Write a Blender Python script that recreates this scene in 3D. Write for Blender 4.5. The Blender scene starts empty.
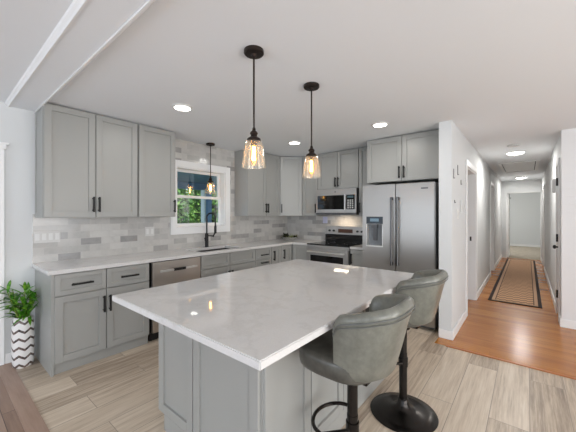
import bpy, bmesh, math, random
from mathutils import Vector, Matrix
random.seed(7)
SC = bpy.context.scene
COL = SC.collection
R = math.radians
PI = math.pi

# ------------------------------------------------------------------ camera
cam_d = bpy.data.cameras.new('camera')
cam = bpy.data.objects.new('camera', cam_d); COL.objects.link(cam)
cam.location = (0, 0, 1.403)
cam.rotation_euler = (R(90), 0, R(39.27))
cam_d.sensor_width = 36
cam_d.lens = 293.3 / 576 * 36
cam_d.shift_y = -2.2 / 576
cam_d.clip_start = .02
SC.camera = cam

# ------------------------------------------------------------------ world, sun, window daylight, added side fill, exposure
w = bpy.data.worlds.new('world'); SC.world = w; w.use_nodes = True
bg = w.node_tree.nodes['Background']
bg.inputs[0].default_value = (.62, .78, 1, 1); bg.inputs[1].default_value = 2.6
sd = bpy.data.lights.new('sun', 'SUN'); sd.energy = 7; sd.angle = R(3); sd.color = (1, .95, .86)
sun = bpy.data.objects.new('sun', sd); COL.objects.link(sun)
sun.rotation_euler = Vector((-.62, .25, -.75)).to_track_quat('-Z', 'Y').to_euler()

def daylight(name, loc, aim, sx, sy, power, color):
    d = bpy.data.lights.new(name, 'AREA'); d.shape = 'RECTANGLE'; d.size = sx; d.size_y = sy
    d.energy = power; d.color = color
    o = bpy.data.objects.new(name, d); COL.objects.link(o); o.location = loc
    o.rotation_euler = Vector(aim).to_track_quat('-Z', 'Z').to_euler()
    return o
COOL = (.92, .96, 1)
daylight('daylight_rear_left', (-2.2, -3.9, 1.2), (0, 1, .25), 2.0, 2.1, 52, COOL)
daylight('daylight_rear_right', (1.3, -3.9, 1.2), (0, 1, .25), 2.0, 2.1, 22, COOL)
daylight('added_side_fill', (3.4, -1.4, 1.1), (-1, 0, .15), 2.0, 2.0, 115, (1, .97, .93))  # fill light added for the left base cabinets, through an unseen side opening
daylight('daylight_patio', (3.4, 1.6, 1.1), (-1, 0, .2), 2.6, 2.0, 98, (1, .925, .83))
daylight('daylight_far_room', (-1.75, 14.0, 1.5), (1, 0, 0), 1.6, 1.4, 52, (1, .96, .9))
SC.view_settings.view_transform = 'Standard'
SC.view_settings.look = 'None'
SC.view_settings.gamma = 1
SC.view_settings.use_curve_mapping = False
SC.view_settings.exposure = -0.27

# ------------------------------------------------------------------ helpers
def srgb(r, g, b):
    f = lambda c: ((c / 255 + .055) / 1.055) ** 2.4 if c > 10 else c / 255 / 12.92
    return (f(r), f(g), f(b), 1)

class MB:
    def __init__(s): s.v = []; s.f = []; s.m = []; s.cur = 0
    def add(s, vs, fs):
        o = len(s.v); s.v += [tuple(p) for p in vs]
        for f in fs: s.f.append(tuple(i + o for i in f)); s.m.append(s.cur)
        return s
    def box(s, x0, x1, y0, y1, z0, z1):
        return s.add([(x0,y0,z0),(x1,y0,z0),(x1,y1,z0),(x0,y1,z0),(x0,y0,z1),(x1,y0,z1),(x1,y1,z1),(x0,y1,z1)],
                     [(0,3,2,1),(4,5,6,7),(0,1,5,4),(1,2,6,5),(2,3,7,6),(3,0,4,7)])
    def tube(s, path, r, n=10, closed=False, flat=None):
        P = [Vector(p) for p in path]; k = len(P); vs = []; fs = []
        rr = r if isinstance(r, (list, tuple)) else [r] * k
        ref = Vector((.31, .17, .93)).normalized()
        prev = None
        for i, p in enumerate(P):
            if closed: t = P[(i + 1) % k] - P[i - 1]
            else: t = P[min(i + 1, k - 1)] - P[max(i - 1, 0)]
            t.normalize()
            if prev is None:
                a = t.cross(ref)
                if a.length < .1: a = t.cross(Vector((1, 0, 0)))
            else: a = prev - t * prev.dot(t)
            a.normalize(); prev = a; b = t.cross(a)
            for j in range(n):
                an = 2 * PI * j / n
                vs.append(p + (a * math.cos(an) + b * math.sin(an)) * rr[i])
        for i in range(k if closed else k - 1):
            for j in range(n):
                i2 = (i + 1) % k; j2 = (j + 1) % n
                fs.append((i * n + j, i * n + j2, i2 * n + j2, i2 * n + j))
        if not closed:
            fs.append(tuple(range(n))[::-1]); fs.append(tuple((k - 1) * n + j for j in range(n)))
        return s.add(vs, fs)
    def cyl(s, p0, p1, r0, r1=None, n=20):
        return s.tube([p0, p1], [r0, r0 if r1 is None else r1], n)
    def lathe(s, prof, c=(0, 0, 0), n=28, caps=True, sx=1, sy=1):
        vs = []; fs = []
        for r, z in prof:
            for j in range(n):
                a = 2 * PI * j / n
                vs.append((c[0] + r * math.cos(a) * sx, c[1] + r * math.sin(a) * sy, c[2] + z))
        for i in range(len(prof) - 1):
            for j in range(n):
                j2 = (j + 1) % n
                fs.append((i * n + j, i * n + j2, (i + 1) * n + j2, (i + 1) * n + j))
        if caps:
            fs.append(tuple(range(n))[::-1]); fs.append(tuple((len(prof) - 1) * n + j for j in range(n)))
        return s.add(vs, fs)
    def xform(s, m):
        s.v = [tuple(m @ Vector(p)) for p in s.v]; return s
    def build(s, name, mat, parent=None, bevel=0, smooth=False, seg=2, angle=35):
        me = bpy.data.meshes.new(name)
        me.from_pydata(s.v, [], s.f); me.update()
        mats = mat if isinstance(mat, list) else [mat]
        for x in mats: me.materials.append(x)
        for p, i in zip(me.polygons, s.m): p.material_index = i
        bm = bmesh.new(); bm.from_mesh(me)
        bmesh.ops.recalc_face_normals(bm, faces=bm.faces)
        if bevel:
            bmesh.ops.bevel(bm, geom=list(bm.edges), offset=bevel, segments=seg, affect='EDGES', clamp_overlap=True)
        bm.to_mesh(me); bm.free()
        if smooth:
            for p in me.polygons: p.use_smooth = True
            me.set_sharp_from_angle(angle=R(angle))
        o = bpy.data.objects.new(name, me); COL.objects.link(o)
        if parent: o.parent = parent
        return o

def tag(o, label, cat, group=None, kind=None):
    if label: o['label'] = label
    if cat: o['category'] = cat
    if group: o['group'] = group
    if kind: o['kind'] = kind
    return o
def thing(name, label, cat, loc=(0, 0, 0), rz=0, group=None):
    o = bpy.data.objects.new(name, None); COL.objects.link(o)
    o.location = loc; o.rotation_euler = (0, 0, R(rz)); o.empty_display_size = .05
    return tag(o, label, cat, group)
def struct(o): o['kind'] = 'structure'; return o
def sthing(name, loc=(0, 0, 0), rz=0):
    o = bpy.data.objects.new(name, None); COL.objects.link(o)
    o.location = loc; o.rotation_euler = (0, 0, R(rz)); o.empty_display_size = .05
    o['kind'] = 'structure'; return o
def dup(src, loc, label, rz=None, group=None):
    r = src.copy(); COL.objects.link(r); r.location = loc
    if rz is not None: r.rotation_euler = (0, 0, R(rz))
    r['label'] = label
    if group: r['group'] = group
    for ch in list(src.children):
        c = ch.copy(); COL.objects.link(c); c.parent = r
        for g in list(ch.children):
            d = g.copy(); COL.objects.link(d); d.parent = c
    return r

# ------------------------------------------------------------------ materials
def mat(name, col, rough=.5, metal=0, **kw):
    m = bpy.data.materials.new(name); m.use_nodes = True
    b = m.node_tree.nodes['Principled BSDF']
    b.inputs['Base Color'].default_value = col if len(col) == 4 else (*col, 1)
    b.inputs['Roughness'].default_value = rough; b.inputs['Metallic'].default_value = metal
    for k, v in kw.items(): b.inputs[k.replace('_', ' ')].default_value = v
    m.diffuse_color = b.inputs['Base Color'].default_value
    return m
class NT:
    def __init__(s, m): s.m = m; s.t = m.node_tree; s.b = s.t.nodes['Principled BSDF']
    def n(s, typ, **kw):
        x = s.t.nodes.new(typ)
        for k, v in kw.items(): setattr(x, k, v)
        return x
    def set(s, sock, v):
        if hasattr(v, 'is_output'): s.t.links.new(v, sock)
        elif isinstance(v, (int, float)) and sock.type in ('VECTOR', 'RGBA'):
            sock.default_value = (v, v, v) if sock.type == 'VECTOR' else (v, v, v, 1)
        else: sock.default_value = v
    def M(s, op, a, b=None, c=None):
        x = s.n('ShaderNodeMath', operation=op); s.set(x.inputs[0], a)
        if b is not None: s.set(x.inputs[1], b)
        if c is not None: s.set(x.inputs[2], c)
        return x.outputs[0]
    def coords(s):
        tc = s.n('ShaderNodeTexCoord'); sp = s.n('ShaderNodeSeparateXYZ')
        s.t.links.new(tc.outputs['Object'], sp.inputs[0])
        return sp.outputs[0], sp.outputs[1], sp.outputs[2]
    def vec(s, x, y, z=0.0):
        c = s.n('ShaderNodeCombineXYZ')
        for i, v in enumerate((x, y, z)): s.set(c.inputs[i], v)
        return c.outputs[0]
    def noise(s, vec, scale, detail=3, rough=.5, w=None):
        x = s.n('ShaderNodeTexNoise')
        if w is not None: x.noise_dimensions = '4D'; s.set(x.inputs['W'], w)
        if vec is not None: s.t.links.new(vec, x.inputs['Vector'])
        x.inputs['Scale'].default_value = scale; x.inputs['Detail'].default_value = detail
        x.inputs['Roughness'].default_value = rough
        return x.outputs['Fac']
    def ramp(s, fac, stops):
        x = s.n('ShaderNodeValToRGB'); s.set(x.inputs[0], fac)
        e = x.color_ramp.elements
        while len(e) < len(stops): e.new(.5)
        for el, (p, c) in zip(e, stops): el.position = p; el.color = c
        return x.outputs[0]
    def mix(s, fac, a, b, typ='MIX'):
        x = s.n('ShaderNodeMix', data_type='RGBA', blend_type=typ)
        s.set(x.inputs[0], fac); s.set(x.inputs[6], a); s.set(x.inputs[7], b)
        return x.outputs[2]
    def brick(s, vec, bw, rh, mortar, offset=.5, freq=2):
        x = s.n('ShaderNodeTexBrick', offset=offset, offset_frequency=freq)
        s.t.links.new(vec, x.inputs['Vector'])
        x.inputs['Color1'].default_value = (0, 0, 0, 1); x.inputs['Color2'].default_value = (1, 1, 1, 1)
        x.inputs['Mortar'].default_value = (.5, .5, .5, 1)
        x.inputs['Scale'].default_value = 1; x.inputs['Brick Width'].default_value = bw
        x.inputs['Row Height'].default_value = rh; x.inputs['Mortar Size'].default_value = mortar
        x.inputs['Mortar Smooth'].default_value = .1
        return x.outputs['Color'], x.outputs['Fac']
    def color(s, v): s.set(s.b.inputs['Base Color'], v)
    def rough(s, v): s.set(s.b.inputs['Roughness'], v)
    def bump(s, h, strength=.3, dist=.01):
        x = s.n('ShaderNodeBump'); x.inputs['Strength'].default_value = strength; x.inputs['Distance'].default_value = dist
        s.set(x.inputs['Height'], h); s.t.links.new(x.outputs[0], s.b.inputs['Normal'])

m_wall = mat('wall_paint', srgb(213, 215, 215), .7)
t = NT(m_wall); x, y, z = t.coords(); t.bump(t.noise(t.vec(x, y, z), 60), .04, .004)
m_ceil = mat('ceiling_paint', srgb(232, 235, 238), .85)
t = NT(m_ceil); x, y, z = t.coords(); t.bump(t.noise(t.vec(x, y, z), 45), .08, .004)
m_trim = mat('white_trim_paint', srgb(235, 235, 234), .4)
m_plank_wall = mat('white_shiplap', srgb(226, 226, 226), .6)
t = NT(m_plank_wall); x, y, z = t.coords()
fr = t.M('FRACT', t.M('DIVIDE', z, .095)); t.bump(t.M('GREATER_THAN', fr, .06), .35, .006)
m_cab = mat('grey_cabinet_paint', srgb(156, 156, 152), .36)
m_quartz = mat('white_quartz', srgb(214, 211, 207), .045)
t = NT(m_quartz); x, y, z = t.coords(); v = t.vec(x, y, z)
n1 = t.noise(v, 2.2, 6, .6); vein = t.M('ABSOLUTE', t.M('SUBTRACT', n1, .5))
t.color(t.mix(.72, t.ramp(vein, [(0, srgb(190, 187, 183)), (.03, srgb(214, 212, 210))]),
              t.ramp(t.noise(v, 160, 2), [(.3, srgb(206, 204, 202)), (.7, srgb(214, 212, 210))])))
m_black = mat('black_metal', srgb(14, 13, 13), .55)
m_blackp = mat('black_plastic', srgb(26, 26, 27), .35)
m_glossblack = mat('black_glass', srgb(14, 14, 15), .06)
m_bronze = mat('dark_bronze', srgb(52, 44, 40), .4, .7)
m_steel = mat('brushed_steel', srgb(166, 163, 159), .3, 1, Anisotropic=.7)
t = NT(m_steel); x, y, z = t.coords()
tg = t.n('ShaderNodeTangent', direction_type='RADIAL', axis='Z'); t.t.links.new(tg.outputs[0], t.b.inputs['Tangent'])
t.rough(t.M('ADD', .34, t.M('MULTIPLY', t.noise(t.vec(t.M('MULTIPLY', x, 2), t.M('MULTIPLY', y, 2), t.M('MULTIPLY', z, 160)), 1, 2), .12)))
m_steel_lightened = m_steel.copy(); m_steel_lightened.name = 'brushed_steel_lightened'
m_steel_lightened.node_tree.nodes['Principled BSDF'].inputs['Base Color'].default_value = srgb(204, 196, 188)  # same steel with a lighter colour, making up for dark reflections on the dishwasher
m_steel_plain = mat('satin_steel', srgb(218, 217, 214), .36, .75)
m_dark_steel = mat('dark_steel', srgb(96, 96, 97), .35, 1)
m_white_pl = mat('white_plastic', srgb(222, 222, 220), .35)
m_blue_pl = mat('blue_film_plastic', srgb(196, 200, 226), .3)
m_lens = mat('lamp_lens', (1, 1, 1), .4, Emission_Color=(1, .95, .88, 1), Emission_Strength=14)
m_fil = mat('filament', (1, .7, .3), .4, Emission_Color=(1, .66, .28, 1), Emission_Strength=38)
m_disp = mat('amber_display', srgb(60, 36, 22), .3)

def thin_glass(name, tint, gloss=.06, alpha=.12, acol=(1, 1, 1), cloud=0):
    m = bpy.data.materials.new(name); m.use_nodes = True; nt = m.node_tree; nt.nodes.clear()
    o = nt.nodes.new('ShaderNodeOutputMaterial'); tr = nt.nodes.new('ShaderNodeBsdfTransparent'); tr.inputs[0].default_value = (*tint, 1)
    g = nt.nodes.new('ShaderNodeBsdfGlossy'); g.inputs['Roughness'].default_value = gloss; g.inputs[0].default_value = (*acol, 1)
    lw = nt.nodes.new('ShaderNodeLayerWeight'); lw.inputs[0].default_value = .35
    mt = nt.nodes.new('ShaderNodeMath'); mt.operation = 'MULTIPLY_ADD'; mt.inputs[1].default_value = .8; mt.inputs[2].default_value = alpha
    mt.use_clamp = True
    nt.links.new(lw.outputs['Facing'], mt.inputs[0])
    mx = nt.nodes.new('ShaderNodeMixShader'); nt.links.new(mt.outputs[0], mx.inputs[0])
    nt.links.new(tr.outputs[0], mx.inputs[1]); nt.links.new(g.outputs[0], mx.inputs[2]); out = mx.outputs[0]
    if cloud:
        tl = nt.nodes.new('ShaderNodeBsdfTranslucent'); tl.inputs[0].default_value = (*acol, 1)
        m2 = nt.nodes.new('ShaderNodeMixShader'); m2.inputs[0].default_value = cloud
        nt.links.new(out, m2.inputs[1]); nt.links.new(tl.outputs[0], m2.inputs[2]); out = m2.outputs[0]
    nt.links.new(out, o.inputs[0])
    return m
m_shade = thin_glass('seeded_glass', (.98, .93, .85), .12, .12, (1, .96, .9), .08)
m_bulb = thin_glass('amber_bulb_glass', (1, .80, .5), .1, .04)
m_pane = thin_glass('window_glass', (.96, .98, .98), .02, .0)
m_dishglass = thin_glass('dish_glass', (.9, .92, .86), .1, .25)

# kitchen floor: long grey-beige wood-look planks running towards the hall
def planks(name, ramp, mortar_col, width, length, offx, offy, along='Y', rough=.35, grain=.5, off=.37, ms=.0022, fx=11, fine=60, k2=.28):
    m = mat(name, (.5, .5, .5), rough); t = NT(m); x, y, z = t.coords()
    a, b = (y, x) if along == 'Y' else (x, y)
    a = t.M('ADD', a, offy); b = t.M('ADD', b, offx)
    col, fac = t.brick(t.vec(a, b), length, width, ms, off, 2)
    sp = t.n('ShaderNodeSeparateColor'); t.t.links.new(col, sp.inputs[0]); rnd = sp.outputs[0]
    wv = t.M('MULTIPLY', rnd, 37.0)
    g1 = t.noise(t.vec(t.M('MULTIPLY', a, 1.3), t.M('MULTIPLY', b, fx)), 1.6, 6, .66, wv)
    g2 = t.noise(t.vec(t.M('MULTIPLY', a, 2.2), t.M('MULTIPLY', b, fine)), 1.5, 4, .6, wv)
    f = t.M('ADD', t.M('MULTIPLY', rnd, 1 - grain), t.M('MULTIPLY', t.M('ADD', t.M('MULTIPLY', g1, 1 - k2), t.M('MULTIPLY', g2, k2)), grain))
    c = t.mix(t.M('MULTIPLY', fac, .85), t.ramp(f, ramp), mortar_col)
    t.color(c); t.bump(t.M('ADD', t.M('MULTIPLY', g2, .25), t.M('SUBTRACT', 1.0, fac)), .06, .003)
    return m
m_floor = planks('grey_beige_plank', [(.26, srgb(110, 95, 81)), (.40, srgb(160, 143, 125)), (.50, srgb(192, 175, 155)), (.60, srgb(209, 194, 175)), (.76, srgb(221, 210, 196))],
                 srgb(136, 124, 112), .22, 1.22, -.01, .0, grain=.84, fx=17, fine=75, k2=.4)
m_floor_hall = planks('orange_oak_laminate', [(.25, srgb(132, 76, 26)), (.45, srgb(170, 106, 46)), (.6, srgb(190, 126, 60)), (.9, srgb(206, 148, 84))],
                      srgb(126, 66, 30), .095, 1.1, .0, .3, along='X', rough=.22, grain=.75, ms=.0008)
m_floor_live = planks('brown_plank', [(.25, srgb(104, 82, 70)), (.5, srgb(146, 120, 104)), (.75, srgb(170, 146, 130))],
                      srgb(60, 48, 42), .16, 1.2, .0, .0, along='X', rough=.4, grain=.8)
m_nosing = planks('brown_nosing', [(.2, srgb(132, 106, 92)), (.5, srgb(164, 138, 122)), (.8, srgb(184, 160, 144))],
                  srgb(104, 84, 72), 3, 30, .0, 1.5, along='X', rough=.4, grain=.9)
m_orange_trim = mat('orange_threshold', srgb(176, 106, 48), .3)
m_carpet = mat('greige_carpet', srgb(176, 164, 148), .95)
t = NT(m_carpet); x, y, z = t.coords(); t.color(t.ramp(t.noise(t.vec(x, y, z), 9, 5), [(.3, srgb(158, 146, 128)), (.7, srgb(190, 180, 164))]))

# backsplash: marble mosaic of long tiles
def tiles(name, axis):
    m = mat(name, (.7, .7, .7), .16); t = NT(m); x, y, z = t.coords()
    a = y if axis == 'Y' else x
    col, fac = t.brick(t.vec(t.M('ADD', a, .07), t.M('SUBTRACT', z, .914)), .2, .0745, .0018, .43, 2)
    sp = t.n('ShaderNodeSeparateColor'); t.t.links.new(col, sp.inputs[0]); rnd = sp.outputs[0]
    n1 = t.noise(t.vec(x, y, z), 9, 6, .65, t.M('MULTIPLY', rnd, 31.0))
    base = t.ramp(rnd, [(0, srgb(138, 137, 136)), (.12, srgb(156, 154, 152)), (.26, srgb(182, 180, 176)), (.5, srgb(200, 197, 192)), (1, srgb(213, 211, 206))])
    c = t.mix(.3, base, t.ramp(n1, [(.3, srgb(158, 158, 158)), (.5, srgb(200, 198, 194)), (.7, srgb(220, 218, 214))]))
    t.color(t.mix(t.M('MULTIPLY', fac, .7), t.mix(.12, c, srgb(120, 119, 117)), srgb(194, 191, 187)))
    t.bump(t.M('SUBTRACT', 1.0, fac), .2, .002)
    return m
m_tile_y = tiles('marble_tile_window_wall', 'Y')
m_tile_x = tiles('marble_tile_range_wall', 'X')

m_leather = mat('grey_distressed_leather', srgb(104, 105, 99), .28)
t = NT(m_leather); x, y, z = t.coords(); v = t.vec(x, y, z)
n1 = t.noise(v, 9, 5, .6); n2 = t.noise(v, 40, 4, .6)
t.color(t.mix(.3, t.ramp(n1, [(.3, srgb(92, 92, 84)), (.52, srgb(110, 110, 101)), (.72, srgb(128, 128, 118))]),
              t.ramp(n2, [(.35, srgb(92, 92, 85)), (.65, srgb(126, 126, 117))])))
t.bump(n2, .14, .004)
m_seat_shaded = mat('grey_leather_shaded', srgb(86, 84, 78), .3)  # stool leather darkened in colour, standing for the shade under the island top
t = NT(m_seat_shaded); x, y, z = t.coords(); t.color(t.ramp(t.noise(t.vec(x, y, z), 16, 5, .6), [(.3, srgb(58, 56, 51)), (.7, srgb(88, 86, 79))]))
m_piping = mat('grey_leather_piping', srgb(94, 95, 91), .35)
m_stoolmetal = mat('stool_black_metal', srgb(54, 51, 49), .26, .9)

m_vase = mat('chevron_ceramic', (.8, .8, .8), .3)
t = NT(m_vase); x, y, z = t.coords()
ang = t.M('ARCTAN2', y, x)
tri = t.M('ABSOLUTE', t.M('SUBTRACT', t.M('FRACT', t.M('MULTIPLY', ang, 6 / (2 * PI))), .5))
fr = t.M('FRACT', t.M('DIVIDE', t.M('ADD', z, t.M('MULTIPLY', tri, .058)), .078))
band = t.M('LESS_THAN', t.M('ABSOLUTE', t.M('SUBTRACT', fr, .5)), .145)
t.color(t.mix(band, srgb(226, 224, 222), t.ramp(t.noise(t.vec(x, y, z), 45, 3), [(.35, srgb(48, 42, 40)), (.65, srgb(124, 104, 96))])))
m_leaf = mat('glossy_leaf', srgb(70, 120, 30), .35)
t = NT(m_leaf); x, y, z = t.coords(); t.color(t.ramp(t.noise(t.vec(x, y, z), 26, 2), [(.3, srgb(34, 84, 18)), (.5, srgb(74, 138, 34)), (.72, srgb(150, 190, 60))]))
m_stem = mat('green_stem', srgb(120, 140, 60), .5)
m_soil = mat('soil', srgb(52, 44, 34), .95)
m_dkgreen = mat('dark_sprig_leaf', srgb(30, 36, 16), .8)
m_olive = mat('olive_sprig_leaf', srgb(132, 136, 84), .6)
m_hedge = mat('hedge_leaf', srgb(60, 110, 40), .6)
t = NT(m_hedge); x, y, z = t.coords(); t.color(t.ramp(t.noise(t.vec(x, y, z), 6, 4, .7), [(.32, srgb(34, 72, 34)), (.5, srgb(84, 134, 52)), (.68, srgb(160, 190, 96))]))
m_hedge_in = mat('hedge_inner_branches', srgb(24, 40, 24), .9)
m_porch = mat('slate_blue_boards', srgb(96, 132, 164), .7)
t = NT(m_porch); x, y, z = t.coords(); t.bump(t.M('GREATER_THAN', t.M('FRACT', t.M('MULTIPLY', y, 7.0)), .08), .4, .01)
m_porch_post = mat('pale_blue_post_paint', srgb(140, 176, 220), .6)
m_grass = mat('lawn', srgb(96, 130, 60), .9)

# runner rug pattern
m_rug = mat('patterned_runner', (.5, .4, .3), .9)
t = NT(m_rug); x, y, z = t.coords()                 # local: x across (-.335..335), y along
ax = t.M('ABSOLUTE', x); ay = t.M('ABSOLUTE', y); HW, HL = .335, 2.83
ex = t.M('SUBTRACT', HW, ax); ey = t.M('SUBTRACT', HL, ay); e = t.M('MINIMUM', ex, ey)
u1 = t.M('ABSOLUTE', t.M('SUBTRACT', t.M('FRACT', t.M('DIVIDE', x, .09)), .5))
zz = t.M('FRACT', t.M('DIVIDE', t.M('ADD', y, t.M('MULTIPLY', u1, .14)), .14))
pat = t.M('LESS_THAN', zz, .36)
c = t.mix(t.M('MULTIPLY', pat, .85), srgb(198, 158, 124), srgb(96, 68, 52))
c = t.mix(t.M('LESS_THAN', e, .10), c, srgb(66, 46, 36))
c = t.mix(t.M('LESS_THAN', e, .088), c, srgb(186, 152, 124))
c = t.mix(t.M('LESS_THAN', e, .045), c, srgb(44, 30, 25))
t.color(c)

# ------------------------------------------------------------------ room dimensions
XW, YB, H = -3.777, 4.595, 2.443
XH, XP, YP = -.656, -.786, 3.68         # hall-side and fridge-side faces of the dividing wall, its end
XR, YR = .324, 4.983                    # right hall wall and the wall end facing the kitchen
YE = 11.6                               # end of the hall
T = .15

# floors
def slab(name, m, x0, x1, y0, y1, z0=-.06, z1=0): return struct(MB().box(x0, x1, y0, y1, z0, z1).build(name, m))
slab('floor_kitchen', m_floor, XW - T, 3.6, .49, 3.475)
MB_ = MB().box(XW - T, XP, 3.475, YB + .13, -.06, 0); struct(MB_.build('floor_kitchen_back', m_floor))
slab('floor_hall', m_floor_hall, XP, 3.6, 3.475, YE + .1)
slab('floor_side_room', m_floor_hall, XW - T, XP, YB + .13, YE + .1)
slab('floor_living', m_floor_live, XW - T, 3.6, -4.1, .39)
slab('floor_nosing', m_nosing, XW - T, 3.6, .39, .49, -.06, .006)
slab('floor_far_room', m_carpet, -2.1, 2.1, YE + .1, 16.2, -.06, .008)
struct(MB().box(-.676, 3.6, 3.455, 3.495, 0, .007).build('trim_1', m_orange_trim, bevel=.003))
struct(MB().box(XW - T, 3.6, -4.1, 16.2, H, H + .1).build('ceiling', m_ceil))

# walls
OY0, OY1, OZ0, OZ1 = 2.168, 3.012, 1.205, 2.06       # kitchen window opening
wl = MB(); X0, X1 = XW - T, XW
wl.box(X0, X1, -4.1, OY0, 0, H).box(X0, X1, OY1, YE + .1, 0, H).box(X0, X1, OY0, OY1, 0, OZ0).box(X0, X1, OY0, OY1, OZ1, H)
struct(wl.build('wall_left', m_wall))
struct(MB().box(XW, XP, YB, YB + .13, 0, H).build('wall_back', m_wall))
D1 = (4.70, 5.62); D2 = (8.0, 8.82); DH = 2.06
wp = MB()
for a, b in ((YP, D1[0]), (D1[1], D2[0]), (D2[1], YE)): wp.box(XP, XH, a, b, 0, H)
for a, b in (D1, D2): wp.box(XP, XH, a, b, DH, H)
struct(wp.build('wall_hall_left', m_wall))
D3 = (5.235, 5.60); D4 = (9.75, 10.55)
wr = MB()
for a, b in ((YR, D3[0]), (D3[1], D4[0]), (D4[1], YE)): wr.box(XR, XR + .13, a, b, 0, H)
for a, b in (D3, D4): wr.box(XR, XR + .13, a, b, DH, H)
struct(wr.build('wall_hall_right', m_wall))
struct(MB().box(XR, 3.6, YR - .012, YR, 0, H).build('wall_entry', m_plank_wall))
we = MB().box(XH, -.53, YE, YE + .1, 0, H).box(.31, XR, YE, YE + .1, 0, H).box(-.53, .31, YE, YE + .1, 2.07, H)
struct(we.build('wall_hall_end', m_wall))
struct(MB().box(XW, XP, YE, YE + .1, 0, H).build('wall_side_room', m_wall))
fw = MB().box(-2.1, 2.1, 16.1, 16.2, 0, H).box(2.0, 2.1, YE + .1, 16.1, 0, H)
fw.box(-2.1, -2, YE + .1, 13.1, 0, H).box(-2.1, -2, 14.9, 16.1, 0, H).box(-2.1, -2, 13.1, 14.9, 0, .7).box(-2.1, -2, 13.1, 14.9, 2.2, H)
fw.box(-2.1, XH, YE + .1, YE + .11, 0, H).box(XR, 2.1, YE + .1, YE + .11, 0, H)
struct(fw.build('wall_far_room', m_wall))
# living room behind the camera, open at its windows and at the opening added for the side fill
wb = MB().box(XW, 3.6, -4.1, -4.0, 0, .1).box(XW, 3.6, -4.1, -4.0, 2.35, H)
for a, b in ((XW, -3.25), (-1.15, .25), (2.35, 3.6)): wb.box(a, b, -4.1, -4.0, .1, 2.35)
struct(wb.build('wall_rear', m_wall))
wx = MB().box(3.5, 3.6, -4.0, -2.5, 0, H).box(3.5, 3.6, -.35, .25, 0, H).box(3.5, 3.6, 2.95, YR, 0, H).box(3.5, 3.6, .25, 2.95, 2.2, H).box(3.5, 3.6, -2.5, -.35, 2.2, H)
struct(wx.build('wall_right', m_wall))

# ceiling header between living room and kitchen, with its mouldings
def along_x(prof, x0, x1):          # extrude a (y, z) polygon along x
    n = len(prof); b = MB()
    b.add([(x0, p[0], p[1]) for p in prof] + [(x1, p[0], p[1]) for p in prof],
          [tuple(range(n)), tuple(range(n, 2 * n))[::-1]] + [(i, (i + 1) % n, n + (i + 1) % n, n + i) for i in range(n)])
    return b
bmx = sthing('trim_2')
MB().box(XW, 3.5, .475, .655, H - .03, H).build('beam_board', m_ceil, bmx, bevel=.002)
along_x([(.445, H), (.475, H), (.475, H - .036), (.466, H - .036), (.46, H - .024), (.45, H - .014)], XW, 3.5).build('crown_moulding', m_trim, bmx)
along_x([(.70, H), (.655, H), (.655, H - .042), (.668, H - .042), (.672, H - .026), (.69, H - .012)], XW, 3.5).build('crown_moulding', m_trim, bmx)

# backsplash tile, around the window up to the ceiling
B = .008
bs = MB(); a0, a1 = XW, XW + B
bs.box(a0, a1, .644, OY0, .914, 1.40).box(a0, a1, OY1, YB, .914, 1.40).box(a0, a1, OY0, OY1, .914, OZ0)
bs.box(a0, a1, 1.9, OY0, 1.40, H).box(a0, a1, OY1, 3.28, 1.40, H).box(a0, a1, OY0, OY1, OZ1, H)
struct(bs.build('wall_tile_left', m_tile_y))
struct(MB().box(XW + B, -1.765, YB - B, YB, .914, 1.85).build('wall_tile_back', m_tile_x))

# baseboards
def bb(name, *boxes):
    b = MB()
    for q in boxes: b.box(*q, 0, .1)
    return struct(b.build(name, m_trim, bevel=.004))
bb('baseboard_left', (XW, XW + .016, .447, .66))
bb('baseboard_partition', (XP, XH + .016, YP - .016, YP), (XH, XH + .016, YP, D1[0] - .08))
bb('baseboard_hall_left', (XH, XH + .016, D1[1] + .08, D2[0] - .07), (XH, XH + .016, D2[1] + .07, YE))
bb('baseboard_hall_right', (XR - .016, XR, YR, D3[0] - .07), (XR - .016, XR, D3[1] + .07, D4[0] - .07), (XR - .016, XR, D4[1] + .07, YE))
bb('baseboard_entry', (XR - .016, 3.5, YR - .028, YR - .012))
bb('baseboard_far_room', (-2, 2, 16.08, 16.1))

# ------------------------------------------------------------------ kitchen window
wn = sthing('window_1')
xo = XW - .0
cs = MB(); fx = XW + B
cs.box(fx, fx + .018, OY0 - .09, OY0, OZ0 - .0, OZ1 + .09).box(fx, fx + .018, OY1, OY1 + .09, OZ0 - .0, OZ1 + .09)
cs.box(fx, fx + .018, OY0, OY1, OZ1, OZ1 + .09).box(fx, fx + .018, OY0 - .09, OY1 + .09, OZ0 - .09, OZ0)
cs.build('casing', m_trim, wn, bevel=.003)
MB().box(XW - T + .01, fx + .024, OY0 - .0, OY1 + .0, OZ0, OZ0 + .014).build('sill', m_trim, wn, bevel=.003)
jb = MB(); j0, j1 = XW - T, fx
jb.box(j0, j1, OY0, OY0 + .012, OZ0 + .014, OZ1).box(j0, j1, OY1 - .012, OY1, OZ0 + .014, OZ1).box(j0, j1, OY0 + .012, OY1 - .012, OZ1 - .012, OZ1)
jb.build('jamb', m_trim, wn)
def sash(nm, x, z0, z1, rb, rt):
    b = MB(); y0, y1 = OY0 + .012, OY1 - .012; s = .036
    b.box(x - .03, x, y0, y0 + s, z0, z1).box(x - .03, x, y1 - s, y1, z0, z1).box(x - .03, x, y0 + s, y1 - s, z0, z0 + rb).box(x - .03, x, y0 + s, y1 - s, z1 - rt, z1)
    o = b.build(nm, m_trim, wn)
    MB().box(x - .018, x - .014, y0 + s, y1 - s, z0 + rb, z1 - rt).build('pane', m_pane, o)
sash('lower_sash', XW - .085, OZ0 + .014, 1.672, .045, .04)
sash('upper_sash', XW - .117, 1.632, OZ1 - .012, .04, .036)

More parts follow.
